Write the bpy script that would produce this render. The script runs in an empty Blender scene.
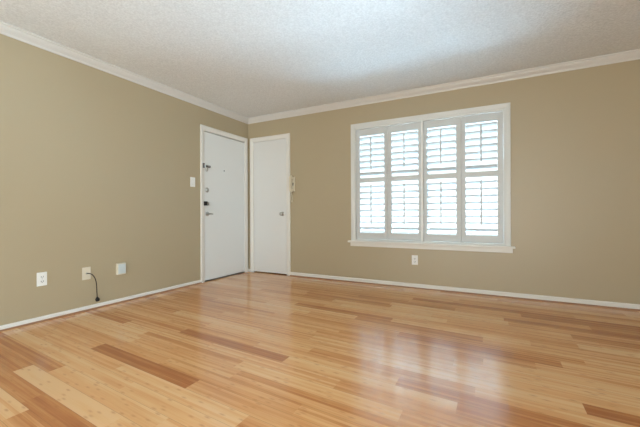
import bpy, bmesh, math, random
from mathutils import Vector, Matrix
random.seed(7)
R = math.radians
scene = bpy.context.scene
COL = scene.collection

# ------------------------------------------------------------------ camera
cam_d = bpy.data.cameras.new('camera')
cam = bpy.data.objects.new('camera', cam_d); COL.objects.link(cam)
F_PX = 327.1
cam_d.sensor_width = 36.0
cam_d.lens = 36.0 * F_PX / 640.0
cam_d.shift_y = 0.26 / 640.0
cam_d.clip_start = 0.02
cam.location = (3.426, -4.090, 0.914)
cam.rotation_euler = (R(90), R(0.218), R(27.605))
scene.camera = cam

# ------------------------------------------------------------------ world, lights, exposure
world = bpy.data.worlds.new('daylight'); scene.world = world
world.use_nodes = True
wn = world.node_tree.nodes; wl = world.node_tree.links
bg = wn['Background']
tc = wn.new('ShaderNodeTexCoord'); sep = wn.new('ShaderNodeSeparateXYZ')
rmp = wn.new('ShaderNodeValToRGB')
wl.new(tc.outputs['Generated'], sep.inputs[0]); wl.new(sep.outputs['Z'], rmp.inputs[0])
rmp.color_ramp.elements[0].position = 0.0; rmp.color_ramp.elements[0].color = (0.95, 0.97, 1.0, 1)
rmp.color_ramp.elements[1].position = 0.7; rmp.color_ramp.elements[1].color = (0.68, 0.85, 1.0, 1)
wl.new(rmp.outputs[0], bg.inputs['Color'])
bg.inputs['Strength'].default_value = 1.9

def area(name, loc, rot, sx, sy, energy, color, portal=False, spread=180):
    d = bpy.data.lights.new(name, 'AREA'); d.shape = 'RECTANGLE'; d.size = sx; d.size_y = sy
    d.energy = energy; d.color = color
    d.spread = R(spread)
    if portal: d.cycles.is_portal = True
    o = bpy.data.objects.new(name, d); COL.objects.link(o)
    o.location = loc; o.rotation_euler = rot
    return o
RX, RY, H = 6.0, -6.6, 2.42           # room: x 0..6, y -6.6..0
T = 0.14                              # wall thickness
# added lamp: daylight through a guessed, unseen patio opening behind the photographer
area('added_patio_light', (2.9, RY - 0.35, 1.2), (R(90), 0, 0), 4.0, 2.1, 66, (1.0, 0.97, 0.92))
# added upward lamp brightening the ceiling, in place of light off paving
area('added_ceiling_light', (2.9, RY - 0.9, 0.05), (R(140), 0, 0), 4.0, 1.4, 200, (0.98, 0.97, 0.94))
# added cool lamp at a guessed, unseen side window, lighting the left wall
area('added_side_light', (RX + 0.30, -5.1, 1.35), (0, R(90), 0), 1.3, 1.7, 205, (0.74, 0.88, 1.0))
# sky light pouring down through the shuttered window, and two added lamps imitating ground bounce
area('window_skylight', (2.69, 1.3, 2.3), (R(-60), 0, 0), 2.2, 1.6, 240, (0.56, 0.78, 1.0))
area('bounce_lamp_far', (2.69, 2.3, -0.05), (R(-122), 0, 0), 3.2, 1.6, 560, (0.50, 0.76, 1.0))
area('bounce_lamp_near', (2.69, 0.95, 0.05), (R(-135), 0, 0), 2.6, 1.2, 560, (0.54, 0.77, 1.0))
# sky portal at the shuttered window
area('window_portal', (2.69, T + 0.06, 1.3), (R(-90), 0, 0), 1.8, 1.5, 1, (1, 1, 1), portal=True)

scene.view_settings.view_transform = 'Standard'
scene.view_settings.look = 'None'
scene.view_settings.exposure = 0.07
scene.view_settings.gamma = 1.0
scene.view_settings.use_curve_mapping = False

# ------------------------------------------------------------------ materials
def mat(name, color, rough=0.5, metal=0.0, coat=0.0, spec=0.5):
    m = bpy.data.materials.new(name); m.use_nodes = True
    b = m.node_tree.nodes['Principled BSDF']
    b.inputs['Base Color'].default_value = (*color, 1)
    b.inputs['Roughness'].default_value = rough
    b.inputs['Metallic'].default_value = metal
    b.inputs['Coat Weight'].default_value = coat
    b.inputs['Specular IOR Level'].default_value = spec
    return m
def noise_bump(m, scale, strength, dist=0.002, detail=3, colvar=0.0, voronoi=False):
    nt = m.node_tree; n = nt.nodes; l = nt.links; b = n['Principled BSDF']
    tc = n.new('ShaderNodeTexCoord'); nz = n.new('ShaderNodeTexNoise')
    nz.inputs['Scale'].default_value = scale; nz.inputs['Detail'].default_value = detail
    l.new(tc.outputs['Object'], nz.inputs['Vector'])
    h = nz.outputs['Fac']
    bp = n.new('ShaderNodeBump'); bp.inputs['Strength'].default_value = strength; bp.inputs['Distance'].default_value = dist
    l.new(h, bp.inputs['Height']); l.new(bp.outputs[0], b.inputs['Normal'])
    if colvar:
        c = b.inputs['Base Color'].default_value[:]
        mp = n.new('ShaderNodeMapRange')
        mp.inputs['From Min'].default_value = 0.3; mp.inputs['From Max'].default_value = 0.7
        mp.inputs['To Min'].default_value = 1 - colvar; mp.inputs['To Max'].default_value = 1 + colvar * 0.3
        l.new(h, mp.inputs['Value'])
        vm = n.new('ShaderNodeVectorMath'); vm.operation = 'SCALE'
        vm.inputs[0].default_value = c[:3]; l.new(mp.outputs[0], vm.inputs['Scale'])
        l.new(vm.outputs[0], b.inputs['Base Color'])
    return m

M = {}
M['wall'] = noise_bump(mat('khaki_wall_paint', (0.445, 0.365, 0.240), 0.40, spec=0.6), 180, 0.12, 0.0012)
M['ceiling'] = noise_bump(mat('popcorn_ceiling', (0.84, 0.87, 0.89), 0.95, spec=0.1), 75, 0.8, 0.009, 4, colvar=0.13)
M['trim'] = mat('white_trim_paint', (0.79, 0.76, 0.71), 0.35)
M['crown'] = mat('shaded_crown_paint', (0.68, 0.66, 0.63), 0.4)  # trim white darkened for the shade under the ceiling
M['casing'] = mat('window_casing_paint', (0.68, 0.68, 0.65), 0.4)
M['door'] = noise_bump(mat('white_door_paint', (0.74, 0.73, 0.71), 0.4), 60, 0.03, 0.001)
M['door_daylit'] = noise_bump(mat('daylit_door_paint', (0.80, 0.81, 0.80), 0.35), 60, 0.03, 0.001)  # door white lightened and cooled in place of daylight on the entry door
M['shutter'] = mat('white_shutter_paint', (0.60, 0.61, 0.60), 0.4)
M['plastic'] = mat('white_plastic', (0.86, 0.85, 0.82), 0.35)
M['cream'] = mat('cream_plastic', (0.72, 0.65, 0.50), 0.4)
M['ivory'] = mat('ivory_plate_plastic', (0.72, 0.65, 0.52), 0.45)
M['bluegrey'] = mat('pale_grey_plastic', (0.62, 0.68, 0.68), 0.35)
M['slot'] = mat('dark_slot', (0.03, 0.03, 0.03), 0.6)
M['black'] = mat('black_plastic', (0.012, 0.011, 0.012), 0.4)
M['cable'] = mat('brown_black_cable', (0.035, 0.022, 0.016), 0.45)
M['nickel'] = mat('satin_nickel', (0.50, 0.49, 0.47), 0.28, 1.0)
M['steel'] = mat('dark_steel', (0.20, 0.20, 0.21), 0.35, 1.0)
M['shoe'] = noise_bump(mat('wood_shoe_moulding', (0.34, 0.17, 0.085), 0.4), 30, 0.05)
M['brick'] = noise_bump(mat('exterior_wall', (0.45, 0.40, 0.36), 0.8), 20, 0.2)
M['concrete'] = noise_bump(mat('patio_concrete', (0.62, 0.61, 0.58), 0.85), 12, 0.2)

def glass_mat():
    m = bpy.data.materials.new('window_glass'); m.use_nodes = True
    nt = m.node_tree; n = nt.nodes; l = nt.links
    n.remove(n['Principled BSDF']); out = n['Material Output']
    tr = n.new('ShaderNodeBsdfTransparent'); gl = n.new('ShaderNodeBsdfGlossy'); gl.inputs['Roughness'].default_value = 0.02
    tr.inputs[0].default_value = (0.95, 0.98, 0.97, 1)
    fr = n.new('ShaderNodeFresnel'); fr.inputs[0].default_value = 1.45
    mx = n.new('ShaderNodeMixShader')
    l.new(fr.outputs[0], mx.inputs[0]); l.new(tr.outputs[0], mx.inputs[1]); l.new(gl.outputs[0], mx.inputs[2])
    l.new(mx.outputs[0], out.inputs[0])
    return m
M['glass'] = glass_mat()

SKEW = 0.058; PITCH = 0.0985; B0 = -2.192
def floor_mat():
    m = bpy.data.materials.new('bamboo_plank_floor'); m.use_nodes = True
    nt = m.node_tree; n = nt.nodes; l = nt.links; b = n['Principled BSDF']
    def math_(op, a, bb=None, c=None, clamp=False):
        q = n.new('ShaderNodeMath'); q.operation = op; q.use_clamp = clamp
        for i, v in enumerate((a, bb, c)):
            if v is None: continue
            if isinstance(v, (int, float)): q.inputs[i].default_value = v
            else: l.new(v, q.inputs[i])
        return q.outputs[0]
    def comb(x, y, z):
        q = n.new('ShaderNodeCombineXYZ')
        for i, v in enumerate((x, y, z)):
            if isinstance(v, (int, float)): q.inputs[i].default_value = v
            else: l.new(v, q.inputs[i])
        return q.outputs[0]
    tc = n.new('ShaderNodeTexCoord'); sp = n.new('ShaderNodeSeparateXYZ'); l.new(tc.outputs['Object'], sp.inputs[0])
    X, Y = sp.outputs['X'], sp.outputs['Y']
    tt = math_('MULTIPLY_ADD', X, SKEW, Y)                      # across the planks
    at = n.new('ShaderNodeAttribute'); at.attribute_name = 'tone'; tone = at.outputs['Fac']
    ar = n.new('ShaderNodeAttribute'); ar.attribute_name = 'seed'; seed = ar.outputs['Fac']
    st = math_('DIVIDE', math_('SUBTRACT', tt, B0), PITCH / 6.0)
    sid = math_('FLOOR', st); sfr = math_('FRACT', st)
    w1 = n.new('ShaderNodeTexWhiteNoise'); w1.noise_dimensions = '2D'
    l.new(comb(sid, seed, 0), w1.inputs['Vector'])
    srnd = w1.outputs['Value']
    # long grain
    g = n.new('ShaderNodeTexNoise'); g.inputs['Scale'].default_value = 1.0; g.inputs['Detail'].default_value = 5; g.inputs['Roughness'].default_value = 0.6
    l.new(comb(math_('MULTIPLY', X, 3.0), math_('MULTIPLY', tt, 170.0), seed), g.inputs['Vector'])
    g2 = n.new('ShaderNodeTexNoise'); g2.inputs['Scale'].default_value = 1.0; g2.inputs['Detail'].default_value = 3
    l.new(comb(math_('MULTIPLY', X, 2.2), math_('MULTIPLY', tt, 22.0), math_('ADD', seed, 5.0)), g2.inputs['Vector'])
    v = math_('MULTIPLY_ADD', math_('SUBTRACT', srnd, 0.38), 0.38, tone)
    v = math_('MULTIPLY_ADD', math_('SUBTRACT', g.outputs['Fac'], 0.5), 0.42, v)
    v = math_('MULTIPLY_ADD', math_('SUBTRACT', g2.outputs['Fac'], 0.5), 0.68, v, clamp=True)
    ramp = n.new('ShaderNodeValToRGB'); l.new(v, ramp.inputs[0])
    e = ramp.color_ramp.elements
    e[0].position = 0.0; e[0].color = (0.39, 0.125, 0.035, 1)
    e[1].position = 1.0; e[1].color = (0.82, 0.50, 0.255, 1)
    for p, c in ((0.28, (0.53, 0.205, 0.065, 1)), (0.55, (0.68, 0.325, 0.122, 1)), (0.78, (0.77, 0.42, 0.182, 1))):
        q = e.new(p); q.color = c
    # bamboo node marks: a short darker dash on each strip
    un = math_('FRACT', math_('ADD', math_('DIVIDE', X, 0.27), math_('MULTIPLY', srnd, 7.31)))
    du = math_('MULTIPLY', math_('ABSOLUTE', math_('SUBTRACT', un, 0.5)), 0.27 / 0.022)
    dv = math_('MULTIPLY', math_('ABSOLUTE', math_('SUBTRACT', sfr, 0.5)), 1.0 / 0.42)
    rr = math_('SQRT', math_('ADD', math_('MULTIPLY', du, du), math_('MULTIPLY', dv, dv)))
    knot = math_('MULTIPLY', math_('SUBTRACT', 1.15, rr, clamp=True), math_('MULTIPLY', g2.outputs['Fac'], 1.6), clamp=True)
    w2 = n.new('ShaderNodeTexWhiteNoise'); w2.noise_dimensions = '2D'
    l.new(comb(math_('ADD', sid, 31.7), math_('FLOOR', math_('ADD', math_('DIVIDE', X, 0.27), math_('MULTIPLY', srnd, 7.31))), 0), w2.inputs['Vector'])
    knot = math_('MULTIPLY', knot, math_('MULTIPLY', math_('GREATER_THAN', w2.outputs['Value'], 0.40), 0.55))
    mx = n.new('ShaderNodeMix'); mx.data_type = 'RGBA'
    l.new(knot, mx.inputs['Factor']); l.new(ramp.outputs[0], mx.inputs[6]); mx.inputs[7].default_value = (0.42, 0.155, 0.045, 1)
    # seam between planks
    pf = math_('FRACT', math_('DIVIDE', math_('SUBTRACT', tt, B0), PITCH))
    edge = math_('LESS_THAN', math_('MINIMUM', pf, math_('SUBTRACT', 1.0, pf)), 0.010)
    mx2 = n.new('ShaderNodeMix'); mx2.data_type = 'RGBA'; mx2.inputs[7].default_value = (0.22, 0.09, 0.03, 1)
    l.new(math_('MULTIPLY', edge, 0.45), mx2.inputs['Factor']); l.new(mx.outputs[2], mx2.inputs[6])
    l.new(mx2.outputs[2], b.inputs['Base Color'])
    b.inputs['Roughness'].default_value = 0.185
    b.inputs['Specular IOR Level'].default_value = 0.95
    bp = n.new('ShaderNodeBump'); bp.inputs['Strength'].default_value = 0.03; bp.inputs['Distance'].default_value = 0.001
    l.new(g.outputs['Fac'], bp.inputs['Height']); l.new(bp.outputs[0], b.inputs['Normal'])
    return m
M['floor'] = floor_mat()

# ------------------------------------------------------------------ mesh helpers
def add_box(bm, x0, x1, y0, y1, z0, z1, bevel=0.0):
    vs = [bm.verts.new((x, y, z)) for x in (x0, x1) for y in (y0, y1) for z in (z0, z1)]
    f = [(0,1,3,2),(4,6,7,5),(0,4,5,1),(2,3,7,6),(0,2,6,4),(1,5,7,3)]
    fs = [bm.faces.new([vs[i] for i in q]) for q in f]
    if bevel:
        es = list({e for q in fs for e in q.edges})
        bmesh.ops.bevel(bm, geom=es, offset=bevel, segments=2, affect='EDGES', profile=0.5)
def add_prism(bm, loops):
    """loops: list of equal-length closed rings -> swept solid with caps"""
    rings = [[bm.verts.new(p) for p in lp] for lp in loops]
    for a, b in zip(rings[:-1], rings[1:]):
        n = len(a)
        for i in range(n): bm.faces.new((a[i], a[(i+1) % n], b[(i+1) % n], b[i]))
    bm.faces.new(rings[0][::-1]); bm.faces.new(rings[-1])
def add_tube(bm, pts, r, seg=10, radii=None):
    pts = [Vector(p) for p in pts]; loops = []
    up = Vector((0.31, 0.17, 0.93)).normalized()
    prev = None
    for i, p in enumerate(pts):
        t = (pts[min(i+1, len(pts)-1)] - pts[max(i-1, 0)]).normalized()
        a = t.cross(up) if prev is None else (prev - t * prev.dot(t))
        a.normalize(); b = t.cross(a); prev = a
        rr = radii[i] if radii else r
        loops.append([p + (a * math.cos(2*math.pi*k/seg) + b * math.sin(2*math.pi*k/seg)) * rr for k in range(seg)])
    add_prism(bm, loops)
def add_lathe(bm, prof, origin, axis, seg=24):
    """prof: list of (distance along axis, radius)"""
    o = Vector(origin); ax = Vector(axis).normalized()
    a = ax.orthogonal().normalized(); b = ax.cross(a)
    loops = [[o + ax * h + (a * math.cos(2*math.pi*k/seg) + b * math.sin(2*math.pi*k/seg)) * max(r, 1e-4) for k in range(seg)] for h, r in prof]
    add_prism(bm, loops)
def obj(name, bm, material, parent=None, smooth=False, kind=None, label=None, origin=None):
    bmesh.ops.recalc_face_normals(bm, faces=bm.faces)
    if origin is not None: bmesh.ops.translate(bm, verts=bm.verts, vec=-Vector(origin))
    me = bpy.data.meshes.new(name); bm.to_mesh(me); bm.free()
    me.materials.append(material)
    if smooth:
        for p in me.polygons: p.use_smooth = True
        try: me.set_sharp_from_angle(angle=R(40))
        except Exception: pass
    o = bpy.data.objects.new(name, me); COL.objects.link(o)
    if origin is not None: o.location = origin
    if parent: o.parent = parent
    if kind: o['kind'] = kind
    if label: o['label'] = label
    return o
def box(name, dims, material, parent=None, bevel=0.0, **k):
    bm = bmesh.new(); add_box(bm, *dims, bevel=bevel); return obj(name, bm, material, parent, **k)
def thing(name, label, cat, loc, rotz=0, group=None):
    o = bpy.data.objects.new(name, None); COL.objects.link(o)
    o.empty_display_size = 0.05
    o.location = loc; o.rotation_euler = (0, 0, rotz); o['label'] = label; o['category'] = cat
    if group: o['group'] = group
    return o
def struct_empty(name, loc=(0, 0, 0)):
    o = bpy.data.objects.new(name, None); COL.objects.link(o); o.location = loc; o['kind'] = 'structure'; o.empty_display_size = 0.05
    return o

# ------------------------------------------------------------------ floor
LIGHT, MID, DARK = 0.80, 0.58, 0.10
joint = {  # row -> (one joint x, {plank index from that joint: tone})
    0: (1.28, {0: 0.13, 1: 0.72, -1: 0.45, 2: 0.22, -2: 0.6}),
    -1: (1.97, {1: 0.22, 0: 0.66, -1: 0.5, 2: 0.6}),
    1: (0.69, {-1: 0.30, 0: 0.62, 1: 0.70, 2: 0.5}),
    2: (0.06, {0: 0.85, 1: 0.50, 2: 0.78, 3: 0.45}),
    3: (0.13, {0: 0.82, -1: 0.4, 1: 0.55, 2: 0.48}),
    4: (0.62, {0: 0.62, -1: 0.5, 1: 0.50, 2: 0.6}),
    5: (1.00, {0: 0.0, -1: 0.62, 1: 0.64, 2: 0.7}),
    6: (0.45, {0: 0.72, -1: 0.5, 1: 0.85, 2: 0.5}),
    7: (0.70, {0: 0.80, -1: 0.75, 1: 0.85, 2: 0.62}),
    8: (0.14, {0: 0.26, 1: 0.82, 2: 0.80, 3: 0.5, -1: 0.4}),
    9: (0.95, {0: 0.86, -1: 0.22, 1: 0.82, 2: 0.6}),
    10: (0.40, {0: 0.24, 1: 0.24, -1: 0.24, 2: 0.7}),
    11: (1.50, {-1: 0.86, 0: 0.42, 1: 0.6, -2: 0.4}),
    12: (0.9, {0: 0.5, -1: 0.4}),
    -2: (0.35, {0: 0.50, 1: 0.62, 2: 0.5, 3: 0.75, -1: 0.4}),
    -3: (0.81, {0: 0.84, 1: 0.70, 2: 0.75, 3: 0.08, -1: 0.45}),
    -4: (0.25, {0: 0.42, 1: 0.50, 2: 0.70, 3: 0.66}),
    -5: (0.22, {0: 0.55, 1: 0.60, 2: 0.46, 3: 0.74, 4: 0.6}),
    -6: (0.38, {0: 0.45, 1: 0.66, 2: 0.48, 3: 0.78}),
    -7: (0.66, {0: 0.4, 1: 0.62, 2: 0.45, 3: 0.62}),
    -8: (0.80, {0: 0.64, 1: 0.55, 2: 0.14, 3: 0.66, -1: 0.35}),
    -9: (0.93, {1: 0.6, 2: 0.34, 3: 0.60}),
    -14: (0.95, {0: 0.28, 1: 0.8, 2: 0.62}),
    -15: (0.55, {1: 0.25, 2: 0.84, 0: 0.5, 3: 0.6}),
    -16: (0.52, {2: 0.80, 3: 0.08, 1: 0.4, 0: 0.6, 4: 0.2}),
    -17: (0.12, {2: 0.22, 3: 0.62, 1: 0.3, 0: 0.5, 4: 0.25}),
    -18: (0.66, {2: 0.5, 1: 0.4, 3: 0.15}),
    -19: (0.68, {2: 0.12, 3: 0.12, 1: 0.5, 0: 0.55}),
}
def build_floor():
    bm = bmesh.new(); lt = bm.faces.layers.float.new('tone'); ls = bm.faces.layers.float.new('seed')
    rnd = random.Random(21)
    for j in range(-29, 48):
        top = B0 - PITCH * j; bot = top - PITCH
        off, tones = joint.get(j, (rnd.random(), {}))
        k0 = int(math.floor((-0.5 - off))) - 1
        for k in range(k0, 8):
            a, b = off + k, off + k + 1
            if b < -0.6 or a > RX + 0.4: continue
            vs = [bm.verts.new((x, y - SKEW * x, 0)) for x, y in ((a, bot), (b, bot), (b, top), (a, top))]
            f = bm.faces.new(vs)
            t = tones.get(k)
            if t is None:
                t = rnd.choice((0.2, 0.36, 0.48, 0.55, 0.6, 0.66, 0.74, 0.84))
            f[lt] = t; f[ls] = rnd.random() * 50
    for co, no in (((-T+0.01,0,0),(1,0,0)), ((RX,0,0),(-1,0,0)), ((0,RY,0),(0,1,0)), ((0,T-0.01,0),(0,-1,0))):
        geom = bm.verts[:] + bm.edges[:] + bm.faces[:]
        bmesh.ops.bisect_plane(bm, geom=geom, plane_co=co, plane_no=no, clear_inner=True)
    for f in bm.faces:
        if f.normal.z < 0: f.normal_flip()
    me = bpy.data.meshes.new('floor'); bm.to_mesh(me); bm.free(); me.materials.append(M['floor'])
    o = bpy.data.objects.new('floor', me); COL.objects.link(o); o['kind'] = 'structure'
build_floor()

# ------------------------------------------------------------------ ceiling and walls
box('ceiling', (-T, RX + T, RY - T, T, H, H + 0.12), M['ceiling'], kind='structure')
D1 = (-0.955, -0.055, 2.055)    # entry door opening in the left wall (y0, y1, height)
D2 = (0.065, 0.778, 2.055)      # closet door opening in the far wall (x0, x1, height)
WX0, WX1, WZ0, WZ1 = 1.802, 3.578, 0.555, 2.060
bm = bmesh.new()
add_box(bm, -T, 0, RY - T, D1[0], 0, H); add_box(bm, -T, 0, D1[1], 0, 0, H); add_box(bm, -T, 0, D1[0], D1[1], D1[2], H)
add_box(bm, -T, -T + 0.02, D1[0], D1[1], 0, D1[2])
obj('wall_left', bm, M['wall'], kind='structure')
bm = bmesh.new()
add_box(bm, -T, D2[0], 0, T, 0, H); add_box(bm, D2[0], D2[1], 0, T, D2[2], H); add_box(bm, D2[1], WX0, 0, T, 0, H)
add_box(bm, D2[0], D2[1], T - 0.02, T, 0, D2[2])
add_box(bm, WX0, WX1, 0, T, 0, WZ0); add_box(bm, WX0, WX1, 0, T, WZ1, H); add_box(bm, WX1, RX + T, 0, T, 0, H)
obj('wall_far', bm, M['wall'], kind='structure')
SY0, SY1, SZ0, SZ1 = -6.0, -4.2, 0.65, 2.05      # side window opening, added out of view for cool light
bm = bmesh.new()
add_box(bm, RX, RX + T, RY - T, SY0, 0, H); add_box(bm, RX, RX + T, SY1, 0, 0, H)
add_box(bm, RX, RX + T, SY0, SY1, 0, SZ0); add_box(bm, RX, RX + T, SY0, SY1, SZ1, H)
obj('wall_right', bm, M['wall'], kind='structure')
w3 = struct_empty('added_window_3', (0, 0, 0))
bm = bmesh.new()
for y in (SY0, (SY0 + SY1) / 2 - 0.02, SY1 - 0.04): add_box(bm, RX + 0.05, RX + 0.10, y, y + 0.04, SZ0, SZ1)
add_box(bm, RX + 0.05, RX + 0.10, SY0, SY1, SZ0, SZ0 + 0.04); add_box(bm, RX + 0.05, RX + 0.10, SY0, SY1, SZ1 - 0.04, SZ1)
obj('window_frame', bm, M['trim'], w3)
box('glass_pane', (RX + 0.072, RX + 0.078, SY0 + 0.04, SY1 - 0.04, SZ0 + 0.04, SZ1 - 0.04), M['glass'], w3)
bm = bmesh.new()   # back wall, with a wide patio opening added to let daylight in
BX0, BX1, BZ = 0.8, 5.0, 2.15
add_box(bm, 0, BX0, RY - T, RY, 0, H); add_box(bm, BX1, RX, RY - T, RY, 0, H); add_box(bm, BX0, BX1, RY - T, RY, BZ, H)
obj('wall_back', bm, M['wall'], kind='structure')
w2 = struct_empty('added_window_2', (0, 0, 0))
bm = bmesh.new()
for x in (BX0, 2.86, BX1 - 0.06): add_box(bm, x, x + 0.06, RY - 0.09, RY - 0.03, 0.0, BZ)
add_box(bm, BX0, BX1, RY - 0.09, RY - 0.03, 0, 0.06); add_box(bm, BX0, BX1, RY - 0.09, RY - 0.03, BZ - 0.06, BZ)
obj('door_frame', bm, M['trim'], w2)
bm = bmesh.new(); add_box(bm, BX0 + 0.06, BX1 - 0.06, RY - 0.063, RY - 0.057, 0.06, BZ - 0.06)
obj('glass_pane', bm, M['glass'], w2)
box('ground', (-8, 14, T + 0.001, 22, -0.25, -0.15), M['concrete'], kind='structure')

# crown moulding: profile (distance from wall, z)
crown = [(0, H), (0, 2.345), (0.007, 2.345), (0.010, 2.352), (0.012, 2.362), (0.020, 2.370), (0.032, 2.380), (0.042, 2.392),
         (0.047, 2.404), (0.052, 2.407), (0.058, 2.410), (0.058, H)]
def sweep(name, prof, A, B, n, material, mA=True, mB=True, kind='structure', parent=None):
    A = Vector(A); B = Vector(B); n = Vector(n); t = (B - A).normalized()
    bm = bmesh.new()
    la = [A + n * d + t * (d if mA else 0) + Vector((0, 0, z)) for d, z in prof]
    lb = [B + n * d - t * (d if mB else 0) + Vector((0, 0, z)) for d, z in prof]
    add_prism(bm, [la, lb]); return obj(name, bm, material, parent, kind=kind)
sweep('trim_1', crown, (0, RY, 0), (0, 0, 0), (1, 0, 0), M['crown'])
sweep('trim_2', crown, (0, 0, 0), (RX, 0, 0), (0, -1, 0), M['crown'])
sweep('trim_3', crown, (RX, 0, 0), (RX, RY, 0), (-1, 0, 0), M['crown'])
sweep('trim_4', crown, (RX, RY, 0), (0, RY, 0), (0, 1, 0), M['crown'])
def baseprof(h): return [(0, 0), (0.012, 0), (0.012, h - 0.010), (0.008, h - 0.003), (0.004, h), (0, h)]
shoep = [(0.012, 0), (0.024, 0), (0.0225, 0.006), (0.018, 0.010), (0.012, 0.012)]
C1a, C1b = -0.972, -0.033      # casing outer edges, entry door
C2a, C2b = 0.049, 0.792
def base(name, h, A, B, n, mA, mB):
    o = sweep(name, baseprof(h), A, B, n, M['trim'], mA, mB)
    sweep('shoe_moulding', shoep, A, B, n, M['shoe'], mA, mB, kind=None, parent=o)
base('baseboard_left', 0.042, (0, RY, 0), (0, C1a, 0), (1, 0, 0), True, False)
base('baseboard_far', 0.055, (C2b, 0, 0), (RX, 0, 0), (0, -1, 0), False, True)
base('baseboard_right', 0.055, (RX, 0, 0), (RX, RY, 0), (-1, 0, 0), True, True)
sweep('baseboard_corner', baseprof(0.042), (0, C1b, 0), (0, 0, 0), (1, 0, 0), M['trim'], False, True)
sweep('baseboard_corner', baseprof(0.042), (0, 0, 0), (C2a, 0, 0), (0, -1, 0), M['trim'], True, False)

# ------------------------------------------------------------------ doors (built along local x, facing -y, then turned)
def casing_mesh(w, h, cw=0.063, th=0.016):
    """three mitred boards round an opening of width w (outer), height h (outer)"""
    bm = bmesh.new()
    prof = [(0, 0), (0, th), (0.006, th + 0.003), (cw * 0.55, th), (cw - 0.006, th - 0.005), (cw, th - 0.007), (cw, 0)]
    path = [((0, 0), (1, 0)), ((0, h), (1, -1)), ((w, h), (-1, -1)), ((w, 0), (-1, 0))]
    loops = [[Vector((px + dx * d, -y, pz + dz * d)) for d, y in prof] for (px, pz), (dx, dz) in path]
    add_prism(bm, loops); return bm
def jamb_mesh(w, h, depth=0.12, th=0.014):
    bm = bmesh.new()
    add_box(bm, 0, th, 0, depth, 0, h); add_box(bm, w - th, w, 0, depth, 0, h); add_box(bm, th, w - th, 0, depth, h - th, h)
    # door stops behind the slab
    add_box(bm, th, th + 0.014, 0.052, 0.066, 0, h - th); add_box(bm, w - th - 0.014, w - th, 0.052, 0.066, 0, h - th)
    add_box(bm, th + 0.014, w - th - 0.014, 0.052, 0.066, h - th - 0.014, h - th)
    return bm
def knob(parent, x, z, y=0.002, r=0.027, name='door_knob'):
    bm = bmesh.new()
    add_lathe(bm, [(0, 0.032), (0.004, 0.032), (0.008, 0.026), (0.010, 0.012), (0.030, 0.011), (0.036, r * 0.75), (0.046, r), (0.056, r), (0.064, r * 0.8), (0.068, r * 0.35)], (x, y, z), (0, -1, 0), 28)
    return obj(name, bm, M['nickel'], parent, smooth=True, label='round satin metal door knob')

# closet door on the far wall
d2 = struct_empty('door_2', (C2a, 0, 0))
W2 = C2b - C2a; SL = 0.063
obj('door_casing', casing_mesh(W2, 2.107), M['trim'], d2)
obj('door_jamb', jamb_mesh(D2[1] - D2[0], D2[2], 0.119), M['trim'], d2).location = (D2[0] - C2a, 0, 0)
box('door_slab', (SL - 0.004, W2 - SL + 0.005, 0.002, 0.042, 0.014, 2.039), M['door'], d2, bevel=0.002)
knob(d2, 0.655 - C2a, 0.915, r=0.026)
bm = bmesh.new()
for z in (0.25, 1.10, 1.80): add_tube(bm, [(SL - 0.002, -0.017, z - 0.045), (SL - 0.002, -0.017, z + 0.045)], 0.005)
obj('hinge', bm, M['trim'], d2, label='white painted hinge knuckles')

# entry door on the left wall: local x runs along +y of the world, faces +x
d1 = struct_empty('door_1', (0, C1a, 0)); d1.rotation_euler = (0, 0, R(90))
W1 = C1b - C1a
obj('door_casing', casing_mesh(W1, 2.107), M['trim'], d1)
obj('door_jamb', jamb_mesh(D1[1] - D1[0], D1[2], 0.119), M['trim'], d1).location = (D1[0] - C1a, 0, 0)
box('door_slab', (SL - 0.004, W1 - SL + 0.004, 0.002, 0.045, 0.016, 2.031), M['door_daylit'], d1, bevel=0.002)
box('threshold', (SL, W1 - SL, -0.010, 0.10, 0.0, 0.010), M['steel'], d1, bevel=0.003)
def lx(y): return y - C1a
bm = bmesh.new()   # lever handle and round rose
hx = lx(-0.850)
add_lathe(bm, [(0, 0.031), (0.005, 0.031), (0.010, 0.024), (0.012, 0.012), (0.045, 0.011)], (hx, 0.002, 0.918), (0, -1, 0), 28)
add_tube(bm, [(hx - 0.008, -0.036, 0.918), (hx + 0.02, -0.040, 0.919), (hx + 0.040, -0.038, 0.918), (hx + 0.064, -0.034, 0.915)], 0.01, 12, [0.012, 0.011, 0.0095, 0.008])
obj('lever_handle', bm, M['nickel'], d1, smooth=True, label='satin metal lever handle on round rose')
bm = bmesh.new()
add_lathe(bm, [(0, 0.033), (0.006, 0.033), (0.012, 0.027), (0.016, 0.020), (0.018, 0.008)], (lx(-0.857), 0.002, 1.243), (0, -1, 0), 28)
obj('upper_deadbolt', bm, M['nickel'], d1, smooth=True, label='round satin metal upper deadbolt plate')
bm = bmesh.new()
add_lathe(bm, [(0, 0.026), (0.006, 0.026), (0.010, 0.020), (0.014, 0.010)], (lx(-0.848), 0.002, 1.055), (0, -1, 0), 24)
add_box(bm, lx(-0.848) - 0.006, lx(-0.848) + 0.006, -0.026, -0.004, 1.035, 1.075, bevel=0.003)
obj('deadbolt', bm, M['nickel'], d1, smooth=True, label='small satin metal thumb turn')
box('lock_box', (lx(-0.925), lx(-0.878), -0.036, 0.002, 1.030, 1.087), M['black'], d1, bevel=0.004, label='small black rim lock box')
bm = bmesh.new()
add_lathe(bm, [(0, 0.010), (0.003, 0.010), (0.005, 0.006)], (lx(-0.530), 0.002, 1.540), (0, -1, 0), 20)
obj('peephole', bm, M['steel'], d1, smooth=True, label='tiny round metal peephole')
guard = bpy.data.objects.new('swing_bar_guard', None); COL.objects.link(guard); guard.parent = d1
guard['label'] = 'dark metal swing bar door guard'
box('guard_plate', (lx(-0.945), lx(-0.915), -0.026, -0.012, 1.535, 1.600), M['steel'], guard, bevel=0.002)
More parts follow.
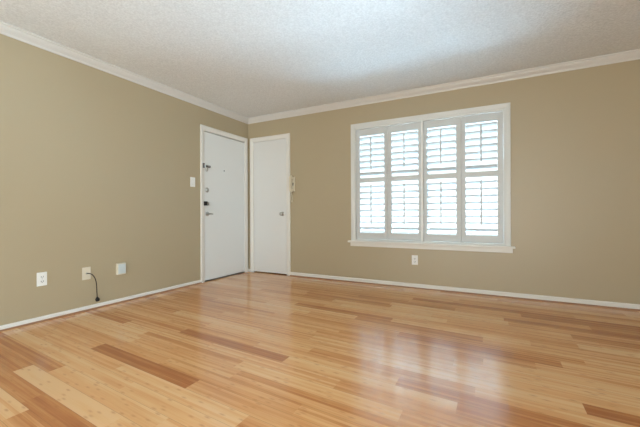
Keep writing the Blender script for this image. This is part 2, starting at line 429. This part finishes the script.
box('guard_catch', (lx(-0.875), lx(-0.800), -0.012, 0.002, 1.550, 1.580), M['steel'], guard, bevel=0.002)
bm = bmesh.new()
gx = lx(-0.925)
add_tube(bm, [(gx, -0.020, 1.590), (gx + 0.012, -0.030, 1.545), (gx + 0.022, -0.034, 1.500), (gx + 0.034, -0.035, 1.490), (gx + 0.046, -0.034, 1.500), (gx + 0.055, -0.028, 1.550), (gx + 0.085, -0.020, 1.566), (gx + 0.110, -0.014, 1.566)], 0.004, 10)
obj('guard_bar', bm, M['nickel'], guard, smooth=True)

# ------------------------------------------------------------------ shuttered window
w1 = struct_empty('window_1', (0, 0, 0))
cx0, cx1, cz1 = 1.766, 3.615, 2.105
bm = bmesh.new()
prof = [(0, 0.0), (0, 0.020), (0.008, 0.022), (0.045, 0.018), (0.058, 0.014), (0.058, 0.0)]
path = [((cx0, 0.555), (1, 0)), ((cx0, cz1), (1, -1)), ((cx1, cz1), (-1, -1)), ((cx1, 0.555), (-1, 0))]
add_prism(bm, [[Vector((px + dx * d, -y, pz + dz * d)) for d, y in prof] for (px, pz), (dx, dz) in path])
obj('window_casing', bm, M['casing'], w1)
bm = bmesh.new()
add_box(bm, 1.727, 3.655, -0.050, 0.0, 0.532, 0.555, bevel=0.005); add_box(bm, WX0 + 0.001, WX1 - 0.001, -0.004, 0.05, 0.540, 0.5555)
obj('window_sill', bm, M['trim'], w1)
bm = bmesh.new(); add_box(bm, 1.755, 3.632, -0.018, 0.0, 0.482, 0.532, bevel=0.003); obj('apron', bm, M['trim'], w1)
bm = bmesh.new()   # frame the shutters hang in, with the centre post
fy0, fy1 = -0.010, 0.055
add_box(bm, WX0, 1.832, fy0, fy1, WZ0, WZ1); add_box(bm, 3.548, WX1, fy0, fy1, WZ0, WZ1)
add_box(bm, 1.832, 3.548, fy0, fy1, 2.030, WZ1); add_box(bm, 1.832, 3.548, fy0, fy1, WZ0, 0.576)
obj('shutter_frame', bm, M['casing'], w1)
bm = bmesh.new(); add_box(bm, 2.679, 2.701, -0.024, fy1, 0.576, 2.030, bevel=0.002); obj('centre_post', bm, M['plastic'], w1)  # brighter white than the frame stands in for light on the post
bm = bmesh.new()   # outer window: two double-hung units
for a, b in ((WX0, 2.67), (2.71, WX1)):
    add_box(bm, a, a + 0.035, 0.085, 0.135, WZ0, WZ1); add_box(bm, b - 0.035, b, 0.085, 0.135, WZ0, WZ1)
    add_box(bm, a + 0.035, b - 0.035, 0.085, 0.135, WZ1 - 0.035, WZ1); add_box(bm, a + 0.035, b - 0.035, 0.085, 0.135, WZ0, WZ0 + 0.05)
add_box(bm, 2.67, 2.71, 0.085, 0.135, WZ0, WZ1)
obj('window_frame', bm, M['shutter'], w1)
for a, b in ((WX0, 2.67), (2.71, WX1)):
    bm = bmesh.new()
    add_box(bm, a + 0.035, b - 0.035, 0.095, 0.120, 1.350, 1.385)
    obj('meeting_rail', bm, M['shutter'], w1)
    bm = bmesh.new(); add_box(bm, a + 0.036, b - 0.036, 0.106, 0.110, WZ0 + 0.05, 1.350); add_box(bm, a + 0.036, b - 0.036, 0.106, 0.110, 1.385, WZ1 - 0.035)
    obj('glass_pane', bm, M['glass'], w1)

LT = -25.0   # louver tilt, room edge up
def louver_bm(x0, x1, zc, tilt, yc=0.020, w=0.086, th=0.013):
    bm = bmesh.new(); n = 14; ring = []
    for k in range(n):
        a = 2 * math.pi * k / n
        ring.append((math.cos(a) * w / 2, math.sin(a) * th / 2))
    ct, s_ = math.cos(R(tilt)), math.sin(R(tilt))
    loops = [[Vector((x, yc + u * ct - v * s_, zc + u * s_ + v * ct)) for u, v in ring] for x in (x0, x1)]
    add_prism(bm, loops); return bm
def make_shutter(px0, px1, ox0, ox1, label):
    t = thing('plantation_shutter', label, 'shutter', ((px0 + px1) / 2, 0.020, 0.577), 0, 'white plantation shutters in the window')
    o3 = Vector(t.location)
    y0, y1 = 0.004, 0.032; z0, z1 = 0.580, 2.026
    bm = bmesh.new()
    add_box(bm, px0, ox0, y0, y1, z0, z1, bevel=0.0015); add_box(bm, ox1, px1, y0, y1, z0, z1, bevel=0.0015)
    for a, b in ((z0, 0.665), (1.320, 1.385), (1.935, z1)): add_box(bm, ox0, ox1, y0 + 0.001, y1 - 0.001, a, b)
    add_box(bm, px0 - 0.0025, px0 + 0.012, y1, y1 + 0.006, z0, z1); add_box(bm, px1 - 0.012, px1 + 0.0005, y1, y1 + 0.006, z0, z1)
    bmesh.ops.translate(bm, verts=bm.verts, vec=-o3)
    obj('panel_frame', bm, M['shutter'], t)
    for a, b, n in ((0.665, 1.320, 8), (1.385, 1.935, 7)):
        pitch = 0.0775 if n == 8 else 0.0765
        for i in range(n):
            zc = a + 0.050 + i * pitch if n == 8 else a + 0.050 + i * (b - a - 0.050 - 0.038) / (n - 1)
            bm = louver_bm(ox0 + 0.002, ox1 - 0.002, zc, LT)
            bmesh.ops.translate(bm, verts=bm.verts, vec=-o3)
            obj('louver', bm, M['shutter'], t, smooth=True)
        xm = (ox0 + ox1) / 2
        bm = bmesh.new(); add_box(bm, xm - 0.0095, xm + 0.0095, -0.036, -0.025, a + 0.10, b - 0.030, bevel=0.002)
        bmesh.ops.translate(bm, verts=bm.verts, vec=-o3)
        obj('tilt_rod', bm, M['shutter'], t)
    return t
make_shutter(1.834, 2.255, 1.886, 2.214, 'white louvered shutter panel at the left end of the window, nearest the closet door')
make_shutter(2.258, 2.677, 2.312, 2.640, 'white louvered shutter panel just left of the bright centre post of the window')
make_shutter(2.703, 3.122, 2.743, 3.068, 'white louvered shutter panel just right of the bright centre post of the window')
make_shutter(3.125, 3.546, 3.170, 3.490, 'white louvered shutter panel at the right end of the window, farthest from the doors')

# ------------------------------------------------------------------ wall plates (local: x along wall, -y into the room, z up)
def duplex(name, label, loc, rotz, group, w=0.072, h=0.116):
    t = thing(name, label, 'outlet', loc, rotz, group)
    box('cover_plate', (-w/2, w/2, -0.006, 0, -h/2, h/2), M['plastic'], t, bevel=0.002)
    for s in (-1, 1):
        zc = s * 0.0195
        bm = bmesh.new(); add_box(bm, -0.017, 0.017, -0.0085, -0.005, zc - 0.0145, zc + 0.0145, bevel=0.0015)
        rc = obj('receptacle', bm, M['plastic'], t)
        bm = bmesh.new()
        add_box(bm, -0.0090, -0.0055, -0.0092, -0.0080, zc - 0.005, zc + 0.007)
        add_box(bm, 0.0055, 0.0090, -0.0092, -0.0080, zc - 0.005, zc + 0.007)
        add_lathe(bm, [(0, 0.0030), (0.0012, 0.0030)], (0, -0.0080, zc - 0.009), (0, -1, 0), 12)
        obj('socket_slots', bm, M['slot'], rc, label='dark socket slots')
    bm = bmesh.new(); add_lathe(bm, [(0, 0.003), (0.0015, 0.0025)], (0, -0.006, 0), (0, -1, 0), 12); obj('screw', bm, M['nickel'], t)
    return t
duplex('wall_outlet', 'white duplex outlet low on the left wall, left of the hanging black cable', (0, -2.707, 0.362), R(90), None)
duplex('wall_outlet', 'white duplex outlet on the far wall below the shuttered window', (2.597, 0, 0.343), 0, None)

t = thing('light_switch', 'white light switch plate on the left wall beside the entry door', 'light switch', (0, -1.099, 1.331), R(90))
box('cover_plate', (-0.038, 0.038, -0.006, 0, -0.062, 0.062), M['plastic'], t, bevel=0.002)
bm = bmesh.new(); add_box(bm, -0.005, 0.005, -0.016, -0.005, -0.004, 0.012, bevel=0.002); obj('switch_toggle', bm, M['plastic'], t)
for z in (-0.030, 0.030):
    bm = bmesh.new(); add_lathe(bm, [(0, 0.003), (0.0015, 0.0025)], (0, -0.006, z), (0, -1, 0), 12)
    obj('screw', bm, M['nickel'], t)

t = thing('cable_wall_plate', 'beige blank wall plate on the left wall from which the black cable hangs', 'wall plate', (0, -2.358, 0.353), R(90))
box('cover_plate', (-0.037, 0.037, -0.005, 0, -0.059, 0.059), M['ivory'], t, bevel=0.002)
bm = bmesh.new(); add_lathe(bm, [(0, 0.009), (0.004, 0.009), (0.005, 0.006), (0.011, 0.0055)], (0.002, -0.005, 0), (0, -1, 0), 16)
obj('cable_bushing', bm, M['nickel'], t, smooth=True)

t = thing('hanging_cable', 'short black cable with plug hanging from the beige wall plate', 'cable', (0.016, -2.356, 0.353))
pts = [(0, 0, 0), (0.014, 0.008, 0.0), (0.024, 0.028, -0.012), (0.026, 0.050, -0.045), (0.022, 0.066, -0.090), (0.016, 0.074, -0.140), (0.012, 0.078, -0.195), (0.010, 0.082, -0.243)]
def smooth_pts(P, n=6):
    P = [Vector(p) for p in P]; out = []
    for i in range(len(P) - 1):
        a, b, c, d = P[max(i-1, 0)], P[i], P[i+1], P[min(i+2, len(P)-1)]
        for k in range(n):
            u = k / n
            out.append(0.5 * ((2*b) + (c - a)*u + (2*a - 5*b + 4*c - d)*u*u + (3*b - a - 3*c + d)*u**3))
    out.append(P[-1]); return out
bm = bmesh.new(); add_tube(bm, smooth_pts(pts), 0.0042, 10); obj('cord', bm, M['cable'], t, smooth=True)
bm = bmesh.new()
add_lathe(bm, [(0, 0.006), (0.010, 0.012), (0.016, 0.018), (0.030, 0.019), (0.040, 0.016), (0.044, 0.008)], (0.010, 0.082, -0.240), (0, 0.10, -1), 20)
obj('plug', bm, M['black'], t, smooth=True, label='black round plug')

t = thing('wall_control_box', 'small off-white control box with pale grey face on the left wall beside the hanging cable', 'control box', (0, -2.036, 0.350), R(90))
box('housing', (-0.046, 0.046, -0.030, 0, -0.058, 0.058), M['ivory'], t, bevel=0.004)  # white housing darkened to ivory for the shade at the box's lower edge
box('face_panel', (-0.036, 0.036, -0.036, -0.029, -0.046, 0.050), M['bluegrey'], t, bevel=0.001, label='pale grey face panel')

# intercom handset beside the closet door
t = thing('intercom_phone', 'cream intercom handset with coiled cord on the far wall beside the closet door', 'intercom', (0.838, 0, 1.350))
box('wall_base', (-0.041, 0.041, -0.026, 0, -0.106, 0.108), M['cream'], t, bevel=0.006)
bm = bmesh.new()
add_tube(bm, smooth_pts([(0.0, -0.040, -0.112), (0.0, -0.066, -0.095), (0.0, -0.074, -0.05), (0.0, -0.076, 0.0), (0.0, -0.074, 0.05), (0.0, -0.066, 0.095), (0.0, -0.040, 0.112)], 4), 0.019, 14)
for s in (-1, 1):
    add_lathe(bm, [(0, 0.024), (0.006, 0.026), (0.018, 0.024), (0.026, 0.016)], (0, -0.030, s * 0.088), (0, -1, 0), 20)
obj('handset', bm, M['cream'], t, smooth=True)
bm = bmesh.new(); add_box(bm, 0.012, 0.026, -0.030, -0.025, -0.02, 0.02, bevel=0.001); obj('button', bm, M['slot'], t, label='dark button')
bm = bmesh.new()
path = smooth_pts([(0.0, -0.040, -0.110), (0.005, -0.040, -0.150), (0.016, -0.035, -0.205), (0.002, -0.030, -0.262), (-0.016, -0.026, -0.235), (-0.018, -0.022, -0.170), (-0.012, -0.018, -0.100)], 40)
hel = []
for i, p in enumerate(path):
    a = i * 0.85
    hel.append(p + Vector((math.cos(a) * 0.006, math.sin(a) * 0.006, 0)))
add_tube(bm, hel, 0.0022, 6); obj('coiled_cord', bm, M['cream'], t, smooth=True)
